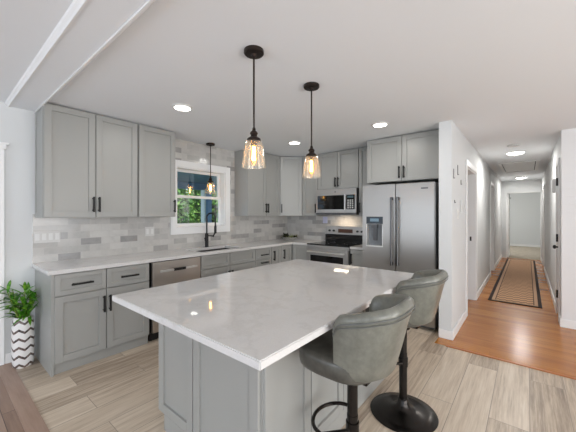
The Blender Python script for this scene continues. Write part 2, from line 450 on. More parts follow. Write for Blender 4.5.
# ------------------------------------------------------------------ doors and casings
def casing_x(b, x0, x1, y0, y1, w=.07, top=DH):     # casing on a wall whose face is at x
    b.box(x0, x1, y0 - w, y0, 0, top + w).box(x0, x1, y1, y1 + w, 0, top + w).box(x0, x1, y0, y1, top, top + w)
d1 = sthing('door_1')                                 # open doorway on the left of the hall
c = MB(); casing_x(c, XH, XH + .016, *D1, w=.08); c.build('casing', m_trim, d1, bevel=.003)
j = MB().box(XP, XH, D1[0], D1[0] + .015, 0, DH).box(XP, XH, D1[1] - .015, D1[1], 0, DH).box(XP, XH, D1[0] + .015, D1[1] - .015, DH - .015, DH)
j.build('jamb', m_trim, d1)
MB().box(-.735, -.712, D1[1] - .018, D1[1] - .0145, .96, 1.03).build('strike_plate', m_black, d1)
d2 = sthing('door_2')
c = MB(); casing_x(c, XH, XH + .016, *D2); c.build('casing', m_trim, d2, bevel=.003)
MB().box(XP, XH, D2[0], D2[0] + .015, 0, DH).box(XP, XH, D2[1] - .015, D2[1], 0, DH).box(XP, XH, D2[0] + .015, D2[1] - .015, DH - .015, DH).build('jamb', m_trim, d2)
MB().box(XP + .01, XP + .045, D2[0] + .017, D2[1] - .017, .01, DH - .018).build('door_leaf', m_trim, d2, bevel=.003)
def right_door(nm, D, knob):
    d = sthing(nm)
    c = MB(); casing_x(c, XR - .016, XR, *D); c.build('casing', m_trim, d, bevel=.003)
    MB().box(XR, XR + .13, D[0], D[0] + .015, 0, DH).box(XR, XR + .13, D[1] - .015, D[1], 0, DH).box(XR, XR + .13, D[0] + .015, D[1] - .015, DH - .015, DH).build('jamb', m_trim, d)
    lf = MB().box(XR + .004, XR + .042, D[0] + .017, D[1] - .017, .01, DH - .018).build('door_leaf', m_trim, d, bevel=.003)
    return d, lf
d3, lf = right_door('door_3', D3, True)
for zc in (1.823, 1.086, .35):
    MB().box(XR - .036, XR - .0005, D3[0] - .014, D3[0] + .022, zc - .05, zc + .05).build('hinge', m_black, lf)
ky, kz = 5.36, .955
kb = MB().cyl((XR + .006, ky, kz), (XR - .006, ky, kz), .03).cyl((XR - .004, ky, kz), (XR - .035, ky, kz), .011)
kb.tube([(XR - .028, ky, kz), (XR - .034, ky, kz), (XR - .052, ky, kz), (XR - .062, ky, kz)], [.012, .025, .027, .012], 16)
kb.build('door_knob', m_black, lf, smooth=True)
right_door('door_4', D4, False)
d5 = sthing('door_5')                                # cased opening at the hall end, leaf folded into the far room
MB().box(-.53, -.53 + .014, YE - .004, YE + .104, 0, 2.07).box(.31 - .014, .31, YE - .004, YE + .104, 0, 2.07).box(-.516, .296, YE - .004, YE + .104, 2.056, 2.07).build('jamb', m_trim, d5)
c = MB().box(-.59, -.53, YE - .016, YE - .004, 0, 2.13).box(.31, .322, YE - .016, YE - .004, 0, 2.13).box(-.53, .31, YE - .016, YE - .004, 2.07, 2.13)
c.build('casing', m_wall, d5)
lf = MB().box(-.512, -.474, YE + .11, YE + .93, .014, 2.04).build('door_leaf', m_trim, d5, bevel=.003)
for zc in (.4, 1.05, 1.75):
    MB().box(-.474, -.466, YE + .108, YE + .14, zc - .04, zc + .04).build('hinge', m_steel_plain, lf)
hk = thing('over_door_hook', 'small black hook over the top of the open white door at the hall end', 'hook', (-.493, YE + .3, 2.0415))
MB().tube([(-.024, 0, -.10), (-.024, 0, .006), (.024, 0, .006), (.024, 0, -.13), (.055, 0, -.15), (.07, 0, -.11)], .008, 8).build('hook_strap', m_black, hk)
# living-room door with its capped casing, at the left edge
d6 = sthing('door_6'); yR = .441; x0, x1 = XW, XW + .02
c = MB().box(x0, x1, yR - .085, yR, 0, 1.985).box(x0, x1, -.62, -.535, 0, 1.985).box(x0, x1, -.62, yR, 1.985, 2.0)
c.box(x0, x1 + .008, -.63, yR + .012, 2.0, 2.045).box(x0, x1 + .022, -.645, yR + .028, 2.045, 2.062)
c.build('casing', m_trim, d6, bevel=.002)
lf = MB().box(x0, x0 + .012, -.53, yR - .09, .008, 1.98).build('door_leaf', m_trim, d6)

# ------------------------------------------------------------------ cabinets
def handle(parent, x, z, vertical=True, L=.155, y=0.0):
    b = MB(); r = .0078; o = .032
    if vertical:
        b.box(x - r, x + r, y - o - r, y - o + r, z - L / 2, z + L / 2)
        for s in (-1, 1): b.box(x - r * .8, x + r * .8, y - o, y, z + s * (L / 2 - .018) - r * .8, z + s * (L / 2 - .018) + r * .8)
    else:
        b.box(x - L / 2, x + L / 2, y - o - r, y - o + r, z - r, z + r)
        for s in (-1, 1): b.box(x + s * (L / 2 - .018) - r * .8, x + s * (L / 2 - .018) + r * .8, y - o, y, z - r * .8, z + r * .8)
    return b.build('handle', m_black, parent, bevel=.0015)
def shaker(x0, x1, z0, z1, st=.058, th=.02, rec=.013):      # front at y=-th .. 0
    b = MB()
    b.box(x0, x0 + st, -th, 0, z0, z1).box(x1 - st, x1, -th, 0, z0, z1)
    b.box(x0 + st, x1 - st, -th, 0, z0, z0 + st).box(x0 + st, x1 - st, -th, 0, z1 - st, z1)
    b.box(x0 + st, x1 - st, -th + rec, -.002, z0 + st, z1 - st)
    return b
G = .004
def front(parent, kind, x0, x1, z0, z1, hx=None, hz=None, vert=True, st=.058, y=0.0, L=.155):
    b = shaker(x0 + G, x1 - G, z0 + G, z1 - G, st)
    if y: b.xform(Matrix.Translation((0, y, 0)))
    o = b.build(kind, m_cab, parent, bevel=.0012, seg=1)
    if hx is not None: handle(o, hx, hz, vert, L, y - .02)
    return o
DEP = .597
def cab(label, loc, rz, wid, z0, z1, depth, cat='cabinet', name='wall_cabinet', group=None, toe=False):
    c = thing(name, label, cat, (loc[0], loc[1], z0), rz, group)
    b = MB()
    if toe: b.box(0, wid, 0, depth, .1, z1 - z0).box(0, wid, .022, depth, 0, .1)
    else: b.box(0, wid, 0, depth, 0, z1 - z0)
    b.build('body', m_cab, c)
    return c
GU = 'grey upper wall cabinets'; GBs = 'grey base cabinets under the worktop'
ZB, ZT = 1.365, 2.434; hh = ZT - ZB; XUF = XW + B + .002 + .30 + .010       # carcass front of window-wall uppers
XUF = -3.467; UD = XUF - (XW + B + .001)
hz_up = .056 + .078
# A: pair left of the window, leftmost
c = cab('grey two-door upper cabinet at the far left end of the window wall', (XUF, .665), 90, 1.508 - .665, ZB, ZT, UD, group=GU)
wA = 1.508 - .665; sA = 1.087 - .665
front(c, 'door', 0, sA, 0, hh, sA - .026, hz_up); front(c, 'door', sA, wA, 0, hh, sA + .026, hz_up)
MB().box(-.004, 0, .0, .022, 0, hh).box(-.004, 0, UD - .05, UD, 0, hh).box(-.004, 0, .022, UD - .05, 0, .05).box(-.004, 0, .022, UD - .05, hh - .05, hh).build('end_panel', m_cab, c)
c = cab('single-door grey upper cabinet touching the left side of the window', (XUF, 1.519), 90, .454, ZB, ZT, UD, group=GU)
front(c, 'door', 0, .454, 0, hh, .454 - .026, hz_up)
c = cab('two-door grey upper cabinet just right of the window', (XUF, 3.207), 90, 3.978 - 3.207, ZB, ZT, UD, group=GU)
front(c, 'door', 0, .426, 0, hh, .40, hz_up); front(c, 'door', .426, .771, 0, hh, .452, hz_up)
# D: diagonal corner cabinet
c = thing('corner_cabinet', 'pale grey upper corner cabinet set at an angle between window wall and range wall', 'cabinet', (-3.462, 3.992, ZB), 45, GU)
Lw = .420
pts = [(-3.462, 3.992), (-3.165, 4.289), (-3.165, YB - B - .001), (XW + B + .001, YB - B - .001), (XW + B + .001, 3.992)]
mi = (Matrix.Translation((-3.462, 3.992, ZB)) @ Matrix.Rotation(R(45), 4, 'Z')).inverted()
b = MB(); n = 5
b.add([mi @ Vector((p[0], p[1], ZB)) for p in pts] + [mi @ Vector((p[0], p[1], ZT)) for p in pts],
      [(0, 1, 2, 3, 4), (9, 8, 7, 6, 5)] + [(i, (i + 1) % 5, 5 + (i + 1) % 5, 5 + i) for i in range(5)])
b.build('body', m_cab, c)
front(c, 'door', .012, Lw - .012, 0, hh, .038, hz_up)
# E, F, G on the range wall
YUF = 4.279; UDB = YB - B - .001 - YUF
c = cab('narrow single-door grey upper cabinet immediately left of the microwave', (-3.150, YUF), 0, .330, ZB, ZT, UDB, group=GU)
front(c, 'door', 0, .330, 0, hh, .304, hz_up)
c = cab('short two-door grey upper cabinet directly above the microwave', (-2.816, YUF), 0, .760, 1.815, ZT, UDB, group=GU)
h2 = ZT - 1.815
front(c, 'door', 0, .38, 0, h2, .354, .11); front(c, 'door', .38, .76, 0, h2, .406, .11)
c = cab('thin grey upper cabinet squeezed between microwave and fridge cabinet', (-2.052, YUF), 0, .284, ZB, ZT, UDB, group=GU)
front(c, 'door', 0, .284, 0, hh, .026, hz_up, st=.05)
c = cab('deep two-door grey cabinet over the stainless refrigerator', (-1.764, 3.938), 0, .972, 1.835, ZT, YB - .001 - 3.938, group=GU)
h3 = ZT - 1.835
front(c, 'door', 0, .486, 0, h3, .456, .115); front(c, 'door', .486, .972, 0, h3, .516, .115)

# base cabinets, window wall
XBF = -3.169; BD = XBF - (XW + .001); ZC = .88
c = cab('grey base cabinet with two drawers over two doors at the left end of the worktop', (XBF, .681), 90, 1.500 - .681, 0, ZC, BD, name='base_cabinet', group=GBs, toe=True)
MB().box(-.02, 0, -.002, BD, 0, ZC).build('end_panel', m_cab, c)
wB = .819; sB = 1.083 - .681
for a0, a1 in ((0, sB), (sB, wB)): front(c, 'drawer', a0, a1, .685, ZC - .004, (a0 + a1) / 2, .775, False, .04, L=.17)
front(c, 'door', 0, sB, .1, .683, sB - .026, .545); front(c, 'door', sB, wB, .1, .683, sB + .026, .545)
c = cab('grey sink base cabinet with two false drawer fronts below the window', (XBF, 2.142), 90, 3.080 - 2.142, 0, ZC, BD, name='base_cabinet', group=GBs, toe=True)
bpy.data.objects.remove(c.children[0])
b = MB().box(0, .938, 0, BD, .1, .62).box(0, .938, .004, BD, 0, .1).box(0, .938, 0, .03, .62, ZC).box(0, .03, .03, BD, .62, ZC).box(.908, .938, .03, BD, .62, ZC).box(.03, .908, BD - .03, BD, .62, ZC)
b.build('body', m_cab, c)
sS = 2.600 - 2.142; wS = .938
for a0, a1 in ((0, sS), (sS, wS)): front(c, 'false_front', a0, a1, .70, ZC - .004, st=.04)
front(c, 'door', 0, sS, .1, .698, sS - .026, .56); front(c, 'door', sS, wS, .1, .698, sS + .026, .56)
c = cab('grey three-drawer base cabinet between sink base and corner doors', (XBF, 3.083), 90, .359, 0, ZC, BD, name='base_cabinet', group=GBs, toe=True)
for z0, z1, hz in ((.70, ZC - .004, .775), (.40, .698, .655), (.1, .398, .35)): front(c, 'drawer', 0, .359, z0, z1, .18, hz, False, .04)
c = thing('corner_base_cabinet', 'L-shaped grey corner base cabinet with two narrow doors, left of the range', 'cabinet', (XBF, 3.445, 0), 90, GBs)
# local x = +Y, local -y = +X
Yc = 3.982
b = MB().box(0, Yc - 3.445, 0, BD, .1, ZC).box(0, Yc - 3.445, .004, BD, 0, .1)
b.box(Yc - 3.445, YB - .001 - 3.445, -(-2.816 - XBF), BD, 0, ZC)
b.build('body', m_cab, c)
front(c, 'door', 0, .232, .1, ZC - .004, .04, .735, st=.05); front(c, 'door', .232, .50, .1, ZC - .004, .285, .735, st=.05)
fp = shaker(.03, -2.816 - XBF, .1, ZC - .004, .05).xform(Matrix.Translation((.537, 0, 0)) @ Matrix.Rotation(R(-90), 4, 'Z'))
fp.build('filler_panel', m_cab, c, bevel=.0012, seg=1)
# right of the range
c = cab('slim grey base cabinet between the range and refrigerator', (-2.046, 3.982), 0, .280, 0, ZC, YB - .001 - 3.982, name='base_cabinet', group=GBs, toe=True)
front(c, 'door', 0, .280, .1, ZC - .004, .03, .74, st=.05)

# worktop, one L with a cut-out for the sink
wt = thing('worktop', 'white quartz L-shaped worktop along the window wall and into the corner', 'countertop', (XW, .637, ZC))
SY0, SY1, SX0, SX1 = 2.20, 2.87, -3.60, -3.225
b = MB(); z0, z1 = .0005, .0345; xb = XW + B + .001; xf = -3.135
def wb_(x0, x1, y0, y1): b.box(x0 - XW, x1 - XW, y0 - .637, y1 - .637, z0, z1)
wb_(xb, xf, .637, SY0); wb_(xb, xf, SY1, YB - B - .001); wb_(xb, SX0, SY0, SY1); wb_(SX1, xf, SY0, SY1)
wb_(xf, -2.816, 3.955, YB - B - .001)
b.build('slab', m_quartz, wt)
tag(MB().box(-2.046, -1.768, 3.955, YB - B - .001, ZC + .0005, ZC + .0345).build('worktop', m_quartz), 'small white quartz worktop piece between range and refrigerator', 'countertop')

# sink
sk = thing('sink', 'dark undermount sink basin set in the worktop under the window', 'sink', (SX0, SY0, ZC - .2))
wS_, lS = SX1 - SX0, SY1 - SY0; b = MB(); q = .004
b.box(0, wS_, 0, lS, .0, .006).box(0, q, 0, lS, .006, .2).box(wS_ - q, wS_, 0, lS, .006, .2).box(q, wS_ - q, 0, q, .006, .2).box(q, wS_ - q, lS - q, lS, .006, .2)
b.build('basin', mat('dark_granite_sink', srgb(34, 29, 27), .5), sk)
MB().lathe([(.04, .006), (.04, .009), (.02, .008)], (wS_ / 2, lS / 2, 0)).build('drain', m_dark_steel, sk)
# faucet
fc = thing('faucet', 'tall black pull-down kitchen faucet behind the sink', 'faucet', (-3.665, 2.59, .9145), 28)
MB().lathe([(.028, 0), (.028, .006), (.026, .012), (.0245, .19), (.018, .20), (.012, .205)]).build('body', m_black, fc, smooth=True)
arc = [(0, 0, .19), (0, 0, .43)] + [(.068 - .068 * math.cos(a), 0, .43 + .068 * math.sin(a)) for a in [PI * k / 12 for k in range(1, 13)]] + [(.136, 0, .31)]
MB().tube(arc, .0115, 10).build('spout', m_black, fc, smooth=True)
MB().lathe([(.012, .32), (.018, .30), (.0185, .21), (.015, .2)], (.136, 0, 0), 18).build('spray_head', m_black, fc, smooth=True)
MB().cyl((.02, 0, .165), (.10, 0, .165), .009).cyl((.10, 0, .15), (.125, 0, .205), .010).build('holder_arm', m_black, fc, smooth=True)
MB().cyl((0, -.02, .10), (0, -.05, .10), .01).cyl((0, -.045, .10), (.01, -.09, .14), .006).build('lever', m_black, fc, smooth=True)

# ------------------------------------------------------------------ dishwasher
dw = thing('dishwasher', 'stainless steel dishwasher under the worktop left of the sink base', 'dishwasher', (XBF, 1.530, 0), 90)
W = .604
MB().box(0, W, .01, .56, .1, .872).build('tub', m_dark_steel, dw)
d = MB().box(.003, W - .003, -.026, .008, .105, .868).build('door', m_steel_lightened, dw, bevel=.003)
hb = MB().box(.07, W - .07, -.066, -.05, .758, .782).box(.09, .12, -.05, -.026, .76, .78).box(W - .12, W - .09, -.05, -.026, .76, .78)
h = hb.build('handle', m_steel_plain, d, bevel=.003)
MB().box(W / 2 - .075, W / 2 + .075, -.068, -.0485, .756, .784).build('grip_band', m_blackp, h, bevel=.002)
MB().box(.0, W, .05, .07, 0, .1).build('toe_kick', m_blackp, dw)
MB().box(.0, .0 + W, .0, .009, .868, .878).build('top_strip', m_blackp, dw)

# ------------------------------------------------------------------ range
rg = thing('range', 'freestanding stainless electric range with black glass cooktop', 'stove', (-2.811, 3.938, 0))
W = .762; DR = .64
MB().box(0, W, .02, DR, .06, .902).box(.03, W - .03, .06, DR, 0, .06).build('body', mat('range_side', srgb(60, 60, 61), .4, .7), rg)
ct = MB().box(-.002, W + .002, -.012, DR - .07, .902, .918).build('cooktop', m_glossblack, rg, bevel=.004)
for bx, by, br in ((.2, .16, .1), (.56, .16, .085), (.2, .42, .075), (.56, .42, .1)):
    MB().lathe([(br, .9182), (br, .9186), (br - .004, .9186), (br - .004, .9182)], (bx, by, 0), 32, caps=False).build('burner_ring', m_dark_steel, ct)
MB().box(.0, W, -.004, .02, .855, .902).build('front_trim', m_steel, rg, bevel=.002)
od = MB().box(.004, W - .004, -.03, .018, .27, .853).build('oven_door', m_steel, rg, bevel=.004)
MB().box(.085, W - .085, -.034, -.0295, .36, .745).build('oven_window', m_glossblack, od, bevel=.001)
hb = MB().tube([(.05, -.075, .80), (W - .05, -.075, .80)], .013, 12)
for s in (.07, W - .07): hb.box(s - .012, s + .012, -.072, -.03, .79, .81)
hb.build('handle', m_steel_plain, od, smooth=True)
MB().box(.004, W - .004, -.026, .018, .075, .262).build('storage_drawer', m_steel, rg, bevel=.004)
# backguard
MB().box(.0, W, DR - .085, DR, .918, 1.045).build('vent_panel', m_glossblack, rg, bevel=.004)
cp = MB().box(.0, W, DR - .07, DR, 1.047, 1.185).build('control_panel', m_steel, rg, bevel=.006)
MB().box(.255, .53, DR - .074, DR - .069, 1.075, 1.14).build('display', m_disp, cp, bevel=.001)
for kx in (.085, .17, .62, .70):
    MB().lathe([(.019, 0), (.019, .004), (.016, .024), (.002, .024)], n=18).xform(Matrix.Translation((kx, DR - .0705, 1.108)) @ Matrix.Rotation(R(90), 4, 'X')).build('knob', m_blackp, cp, smooth=True)

# ------------------------------------------------------------------ microwave
mw = thing('microwave', 'stainless over-the-range microwave hung above the stove', 'microwave', (-2.811, 4.2, 1.39))
W = .752; Hm = .42
MB().box(0, W, .022, YB - B - .002 - 4.2, 0.0, Hm).build('case', m_blackp, mw, bevel=.003)
dr = MB().box(0, W - .002, -.006, .02, .03, Hm).build('door', m_steel, mw, bevel=.004)
MB().box(.035, .555, -.010, -.0055, .085, .315).build('window', m_glossblack, dr, bevel=.001)
MB().box(.578, .725, -.010, -.0055, .085, .315).build('control_panel', m_glossblack, dr, bevel=.001)
hb = MB().tube([(.566, -.036, .075), (.566, -.036, .325)], .010, 10).box(.559, .573, -.034, -.006, .085, .10).box(.559, .573, -.034, -.006, .30, .315)
hb.build('handle', m_steel_plain, dr, smooth=True)
btn = MB()
for i in range(3):
    for k in range(5): btn.box(.60 + i * .038, .625 + i * .038, -.0112, -.0098, .10 + k * .03, .117 + k * .03)
btn.build('buttons', m_steel_plain, dr)
MB().box(.6, .70, -.0112, -.0098, .268, .298).build('display', mat('teal_display', srgb(70, 96, 104), .3), dr)
MB().box(0, W - .002, -.004, .02, .0, .028).build('bottom_grille', m_dark_steel, mw, bevel=.002)
MB().lathe([(.012, 0), (.012, .001), (.002, .001)], n=16).xform(Matrix.Translation((.376, -.0065, .37)) @ Matrix.Rotation(R(90), 4, 'X')).build('emblem', m_dark_steel, dr)

ml = bpy.data.lights.new('cooktop_lamp', 'AREA'); ml.shape = 'RECTANGLE'; ml.size = .25; ml.size_y = .08; ml.energy = 2.2; ml.color = (1, .82, .62)
mo = bpy.data.objects.new('cooktop_lamp', ml); COL.objects.link(mo); mo.parent = mw; mo.location = (.38, .2, -.006)

# ------------------------------------------------------------------ refrigerator
fr_ = thing('refrigerator', 'large stainless French-door refrigerator beside the hall wall', 'refrigerator', (-1.762, 3.77, 0))
W = .918
MB().box(.004, W - .004, .065, .80, .03, 1.775).box(.03, W - .03, .1, .75, 0, .03).build('cabinet', mat('fridge_side_grey', srgb(120, 121, 122), .45, .3), fr_, bevel=.003)
xs = .452
lz = .66
def fdoor(x0, x1, z0, z1, nm, par): return MB().box(x0, x1, 0, .06, z0, z1).build(nm, m_steel, par, bevel=.009, seg=3, smooth=True)
# left door with a real dispenser recess
b = MB(); a0, a1, e0, e1 = .065, .285, .975, 1.265
b.box(.003, a0, 0, .06, lz, 1.785).box(a1, xs - .003, 0, .06, lz, 1.785).box(a0, a1, 0, .06, lz, e0).box(a0, a1, 0, .06, e1, 1.785).box(a0, a1, .052, .06, e0, e1)
ld = b.build('door', m_steel, fr_)
rd = fdoor(xs + .003, W, lz, 1.785, 'door', fr_)
MB().box(.003, W, 0, .06, .34, lz - .006).build('freezer_drawer', m_steel, fr_, bevel=.006)
MB().box(.003, W, 0, .06, .05, .334).build('freezer_drawer', m_steel, fr_, bevel=.006)
def fh(par, x, z0, z1):
    b = MB().tube([(x, -.05, z0), (x, -.05, z1)], .0125, 12)
    b.build('handle', m_dark_steel, par, smooth=True)
    for zc in (z0 + .02, z1 - .02): MB().box(x - .012, x + .012, -.05, 0, zc - .02, zc + .02).build('handle_mount', m_dark_steel, par, bevel=.002)
fh(ld, xs - .04, .745, 1.615); fh(rd, xs + .04, .745, 1.615)
for z in (.60, .28): pass
dp = MB().box(a0 - .004, a1 + .004, -.006, .0, 1.27, 1.365).build('dispenser_panel', mat('dispenser_dark_glass', srgb(52, 62, 72), .12), ld, bevel=.001)
MB().box(a0 + .05, a1 - .05, -.0075, -.0055, 1.30, 1.34).build('dispenser_screen', mat('dispenser_screen_blue', srgb(112, 140, 156), .2), dp)
fm = MB().box(a0 - .004, a0 + .006, -.004, .05, e0, e1).box(a1 - .006, a1 + .004, -.004, .05, e0, e1).box(a0 - .004, a1 + .004, -.006, .05, e0 - .012, e0 + .004)
fm.build('dispenser_frame', m_steel_plain, ld)
MB().box(a0 + .006, a1 - .006, .045, .052, e0 + .004, e1).build('dispenser_back', mat('dispenser_grey', srgb(112, 116, 120), .4), ld)
MB().box(.175 - .026, .175 + .026, .018, .03, e0 + .07, e1 - .05).box(.175 - .035, .175 + .035, .008, .045, e1 - .05, e1).build('dispenser_paddle', m_dark_steel, ld, bevel=.003)
MB().box(.76, .84, -.0012, .0005, 1.705, 1.722).build('badge', m_dark_steel, rd)

# ------------------------------------------------------------------ island
IX0, IX1, IY0, IY1 = -1.929, -.686, .692, 2.522
BX0, BX1, BY0, BY1 = -1.905, -.962, .985, 2.50
isl = thing('kitchen_island', 'grey kitchen island with panelled sides in the middle of the room', 'island', (BX0, BY0, 0))
w_, l_ = BX1 - BX0, BY1 - BY0
b = MB().box(0, w_, .0, l_, .1, ZC).box(.075, w_, .0, l_, 0, .1)
b.build('body', m_cab, isl)
def panel(x0, x1, z0, z1, mt, nm='side_panel', st=.058, rec=.013):
    return shaker(x0, x1, z0, z1, st, .018, rec).xform(mt).build(nm, m_cab, isl, bevel=.0012, seg=1)
F = Matrix.Identity(4)
# front (seating) end: two framed panels with a notch at the toe kick
s1 = .398
panel(0, s1 - .005, .1, ZC, F); MB().box(.075, s1 - .005, -.018, 0, 0, .1).build('toe_board', m_cab, isl)
panel(s1 + .005, w_ - .010, .1, ZC, F); MB().box(s1 + .005, w_ - .010, -.018, 0, 0, .1).build('toe_board', m_cab, isl)
# stool side
S = Matrix.Translation((w_, 0, 0)) @ Matrix.Rotation(R(90), 4, 'Z')
for k, (p0, p1) in enumerate(((.004, .374), (.382, .749), (.757, 1.124), (1.132, l_))):
    panel(p0, p1, .1, ZC, S); 
MB().box(w_, w_ + .018, .006, l_, 0, .1).build('toe_board', m_cab, isl)
# window side: doors and drawers facing the sink
S2 = Matrix.Translation((0, l_, 0)) @ Matrix.Rotation(R(-90), 4, 'Z')
for k in range(3):
    a0, a1 = k * l_ / 3, (k + 1) * l_ / 3
    o = shaker(a0 + G, a1 - G, .70, ZC - .004, .04).xform(S2).build('drawer', m_cab, isl, bevel=.0012, seg=1)
    hb = MB().box((a0 + a1) / 2 - .08, (a0 + a1) / 2 + .08, -.055, -.045, .77, .78).box((a0 + a1) / 2 - .06, (a0 + a1) / 2 - .05, -.05, -.02, .77, .78).box((a0 + a1) / 2 + .05, (a0 + a1) / 2 + .06, -.05, -.02, .77, .78)
    hb.xform(S2).build('handle', m_black, o)
    o = shaker(a0 + G, a1 - G, .1, .696).xform(S2).build('door', m_cab, isl, bevel=.0012, seg=1)
    hb = MB().box(a1 - .04, a1 - .03, -.055, -.045, .5, .655).box(a1 - .04, a1 - .03, -.05, -.02, .51, .52).box(a1 - .04, a1 - .03, -.05, -.02, .635, .645)
    hb.xform(S2).build('handle', m_black, o)
tag(MB().box(IX0, IX1, IY0, IY1, ZC + .0005, ZC + .0345).build('island_top', m_quartz, bevel=.004), 'large glossy white quartz top overhanging the kitchen island', 'countertop')

# ------------------------------------------------------------------ bar stools
def sell(a, n=2.6): 
    c, s = math.cos(a), math.sin(a)
    return 1 / ((abs(c) ** n + abs(s) ** n) ** (1 / n))
def make_stool(label, loc, rz, zs):
    st = thing('bar_stool', label, 'bar stool', loc, rz, 'grey leather bar stools at the island')
    MB().lathe([(.0, 0), (.222, 0), (.224, .004), (.22, .009), (.16, .018), (.09, .030), (.05, .05), (.036, .075), (.034, .10), (.027, .105), (.02, .106)], n=44).build('base', m_stoolmetal, st, smooth=True, angle=50)
    MB().cyl((0, 0, .10), (0, 0, zs - .22), .027, n=22).cyl((0, 0, zs - .22), (0, 0, zs + .0), .0255, n=22).build('post', m_stoolmetal, st, smooth=True)
    # footrest loop towards the front (-x)
    zf = .36; lp = [(.0, .028, zf)] + [(-.09 - .11 * math.sin(PI * k / 14) , .135 * math.cos(PI * k / 14), zf) for k in range(15)] + [(.0, -.028, zf)]
    f = MB().tube(lp, .0095, 8); f.cyl((0, 0, zf - .03), (0, 0, zf + .03), .032, n=20)
    f.build('footrest', m_stoolmetal, st, smooth=True)
    MB().box(-.12, .12, -.1, .1, zs + .0, zs + .022).cyl((0, 0, zs - .05), (0, 0, zs), .045).build('seat_plate', m_stoolmetal, st, bevel=.003)
    # seat cushion
    zc0 = zs + .022; prof = [(.0, 0), (.90, 0), (.98, .012), (1.0, .03), (1.0, .075), (.97, .092), (.88, .102), (.6, .108), (.3, .11), (0.001, .11)]
    n = 44; vs = []; fs = []
    for r, z in prof:
        for j in range(n):
            a = 2 * PI * j / n; k = sell(a, 3.0)
            rx = .216 if math.cos(a) < 0 else .185; 
            vs.append((-.03 + r * rx * k * math.cos(a), r * .205 * k * math.sin(a), zc0 + z))
    for i in range(len(prof) - 1):
        for j in range(n):
            j2 = (j + 1) % n; fs.append((i * n + j, i * n + j2, (i + 1) * n + j2, (i + 1) * n + j))
    MB().add(vs, fs).build('seat', m_seat_shaded, st, smooth=True, angle=60)
    # wrap-around tub back
    TH = R(87); NN = 44; vs = []; fs = []; ringn = None; rim = []; rim2 = []
    zb = zs + .04
    for i in range(NN + 1):
        th = -TH + 2 * TH * i / NN; q = abs(th) / TH
        zt = zs + .38 - .07 * q ** 1.6
        if q > .88: zt -= .03 * ((q - .88) / .12) ** 2
        fl = 1 - .85 * max(0, q - .3) / .7            # arms flare less than the back
        def ring(z): return (.198 + .080 * fl * ((z - zb) / .35)) * sell(th, 2.3)
        kx = 1.0; tk = .044 if q < .94 else .044 - .018 * (q - .94) / .06
        sec = [(ring(zb + .004) - .02, zb), (ring(zb) - .002, zb + .012), (ring(zb + .12), zb + .12), (ring(zb + .24), zb + .24), (ring(zt) , zt - .03),
               (ring(zt) - .002, zt - .012), (ring(zt) - .012, zt - .002), (ring(zt) - tk * .5, zt + .004), (ring(zt) - tk + .01, zt - .002), (ring(zt) - tk, zt - .016),
               (ring(zb + .24) - tk - .004, zb + .24), (ring(zb + .13) - tk, zb + .12), (ring(zb) - .04, zb + .10), (ring(zb) - .04, zb + .02)]
        ringn = len(sec)
        dx, dy = math.cos(th), math.sin(th)
        sx = 1.0 if dx > 0 else 1.1
        for r, z in sec: vs.append((r * dx * sx - .0, r * dy, z))
        rr, zz_ = ring(zt) + .001, zt - .034; rim.append((rr * dx * sx, rr * dy, zz_))
    for i in range(NN):
        for j in range(ringn):
            j2 = (j + 1) % ringn
            fs.append((i * ringn + j, i * ringn + j2, (i + 1) * ringn + j2, (i + 1) * ringn + j))
    fs.append(tuple(range(ringn))); fs.append(tuple(NN * ringn + j for j in range(ringn))[::-1])
    bk = MB().add(vs, fs).build('backrest', m_leather, st, smooth=True, angle=60)
    MB().tube(rim, .0038, 6).build('piping', m_piping, bk, smooth=True)
    MB().tube([(p[0] * .998, p[1] * .998, p[2] - .016) for p in rim], .0022, 6).build('seam', m_piping, bk, smooth=True)
    low = [(p[0], p[1], zb + .012) for p in rim]
    return st
ZS = .645
s2 = make_stool('grey leather bar stool farther along the island, near the dividing wall', (-.682, 2.12, 0), 2, ZS)
dup(s2, (-.664, 1.31, 0), 'grey leather bar stool nearest the viewer, at the near corner of the island', 0)

# ------------------------------------------------------------------ pendant lamps
def make_pendant(label, x, y, cordcol):
    p = thing('pendant_lamp', label, 'pendant light', (x, y, H), 0, 'glass pendant lamps')
    MB().lathe([(.062, 0), (.0635, -.006), (.0635, -.02), (.058, -.026), (.02, -.028), (.012, -.04), (.006, -.042)], n=32).build('canopy', m_bronze, p, smooth=True)
    MB().cyl((0, 0, -.04), (0, 0, -.50), .0060, n=10).build('cord', m_bronze, p)
    MB().lathe([(.007, -.49), (.011, -.498), (.012, -.512), (.022, -.520), (.026, -.530), (.020, -.539), (.022, -.549), (.042, -.562), (.045, -.571), (.045, -.577), (.018, -.579), (.018, -.604)], n=26).build('socket', m_bronze, p, smooth=True)
    prof = [(.036, -.577), (.047, -.581), (.055, -.600), (.061, -.63), (.068, -.68), (.073, -.712), (.0755, -.742)]
    MB().lathe(prof, n=36, caps=False).build('glass_shade', m_shade, p, smooth=True)
    MB().tube([(.0755 * math.cos(2 * PI * k / 36), .0755 * math.sin(2 * PI * k / 36), -.742) for k in range(36)], .0022, 6, closed=True).build('shade_rim', m_shade, p.children[-1], smooth=True)
    bl = MB().lathe([(.013, -.60), (.016, -.615), (.022, -.64), (.026, -.67), (.025, -.695), (.017, -.715), (.004, -.722)], n=20, caps=False).build('bulb', m_bulb, p, smooth=True)
    fl = MB()
    for k in range(5):
        a = 2 * PI * k / 5; fl.cyl((.007 * math.cos(a), .007 * math.sin(a), -.612), (.011 * math.cos(a), .011 * math.sin(a), -.70), .0028, n=6)
    fl.build('filament', m_fil, bl)
    return p
p1 = make_pendant('glass pendant lamp over the near end of the island', -1.35, 1.308, None)
dup(p1, (-1.353, 1.955, H), 'glass pendant lamp over the middle of the island, in front of the range wall')
dup(p1, (-3.637, 2.636, H), 'glass pendant lamp over the sink in front of the window')

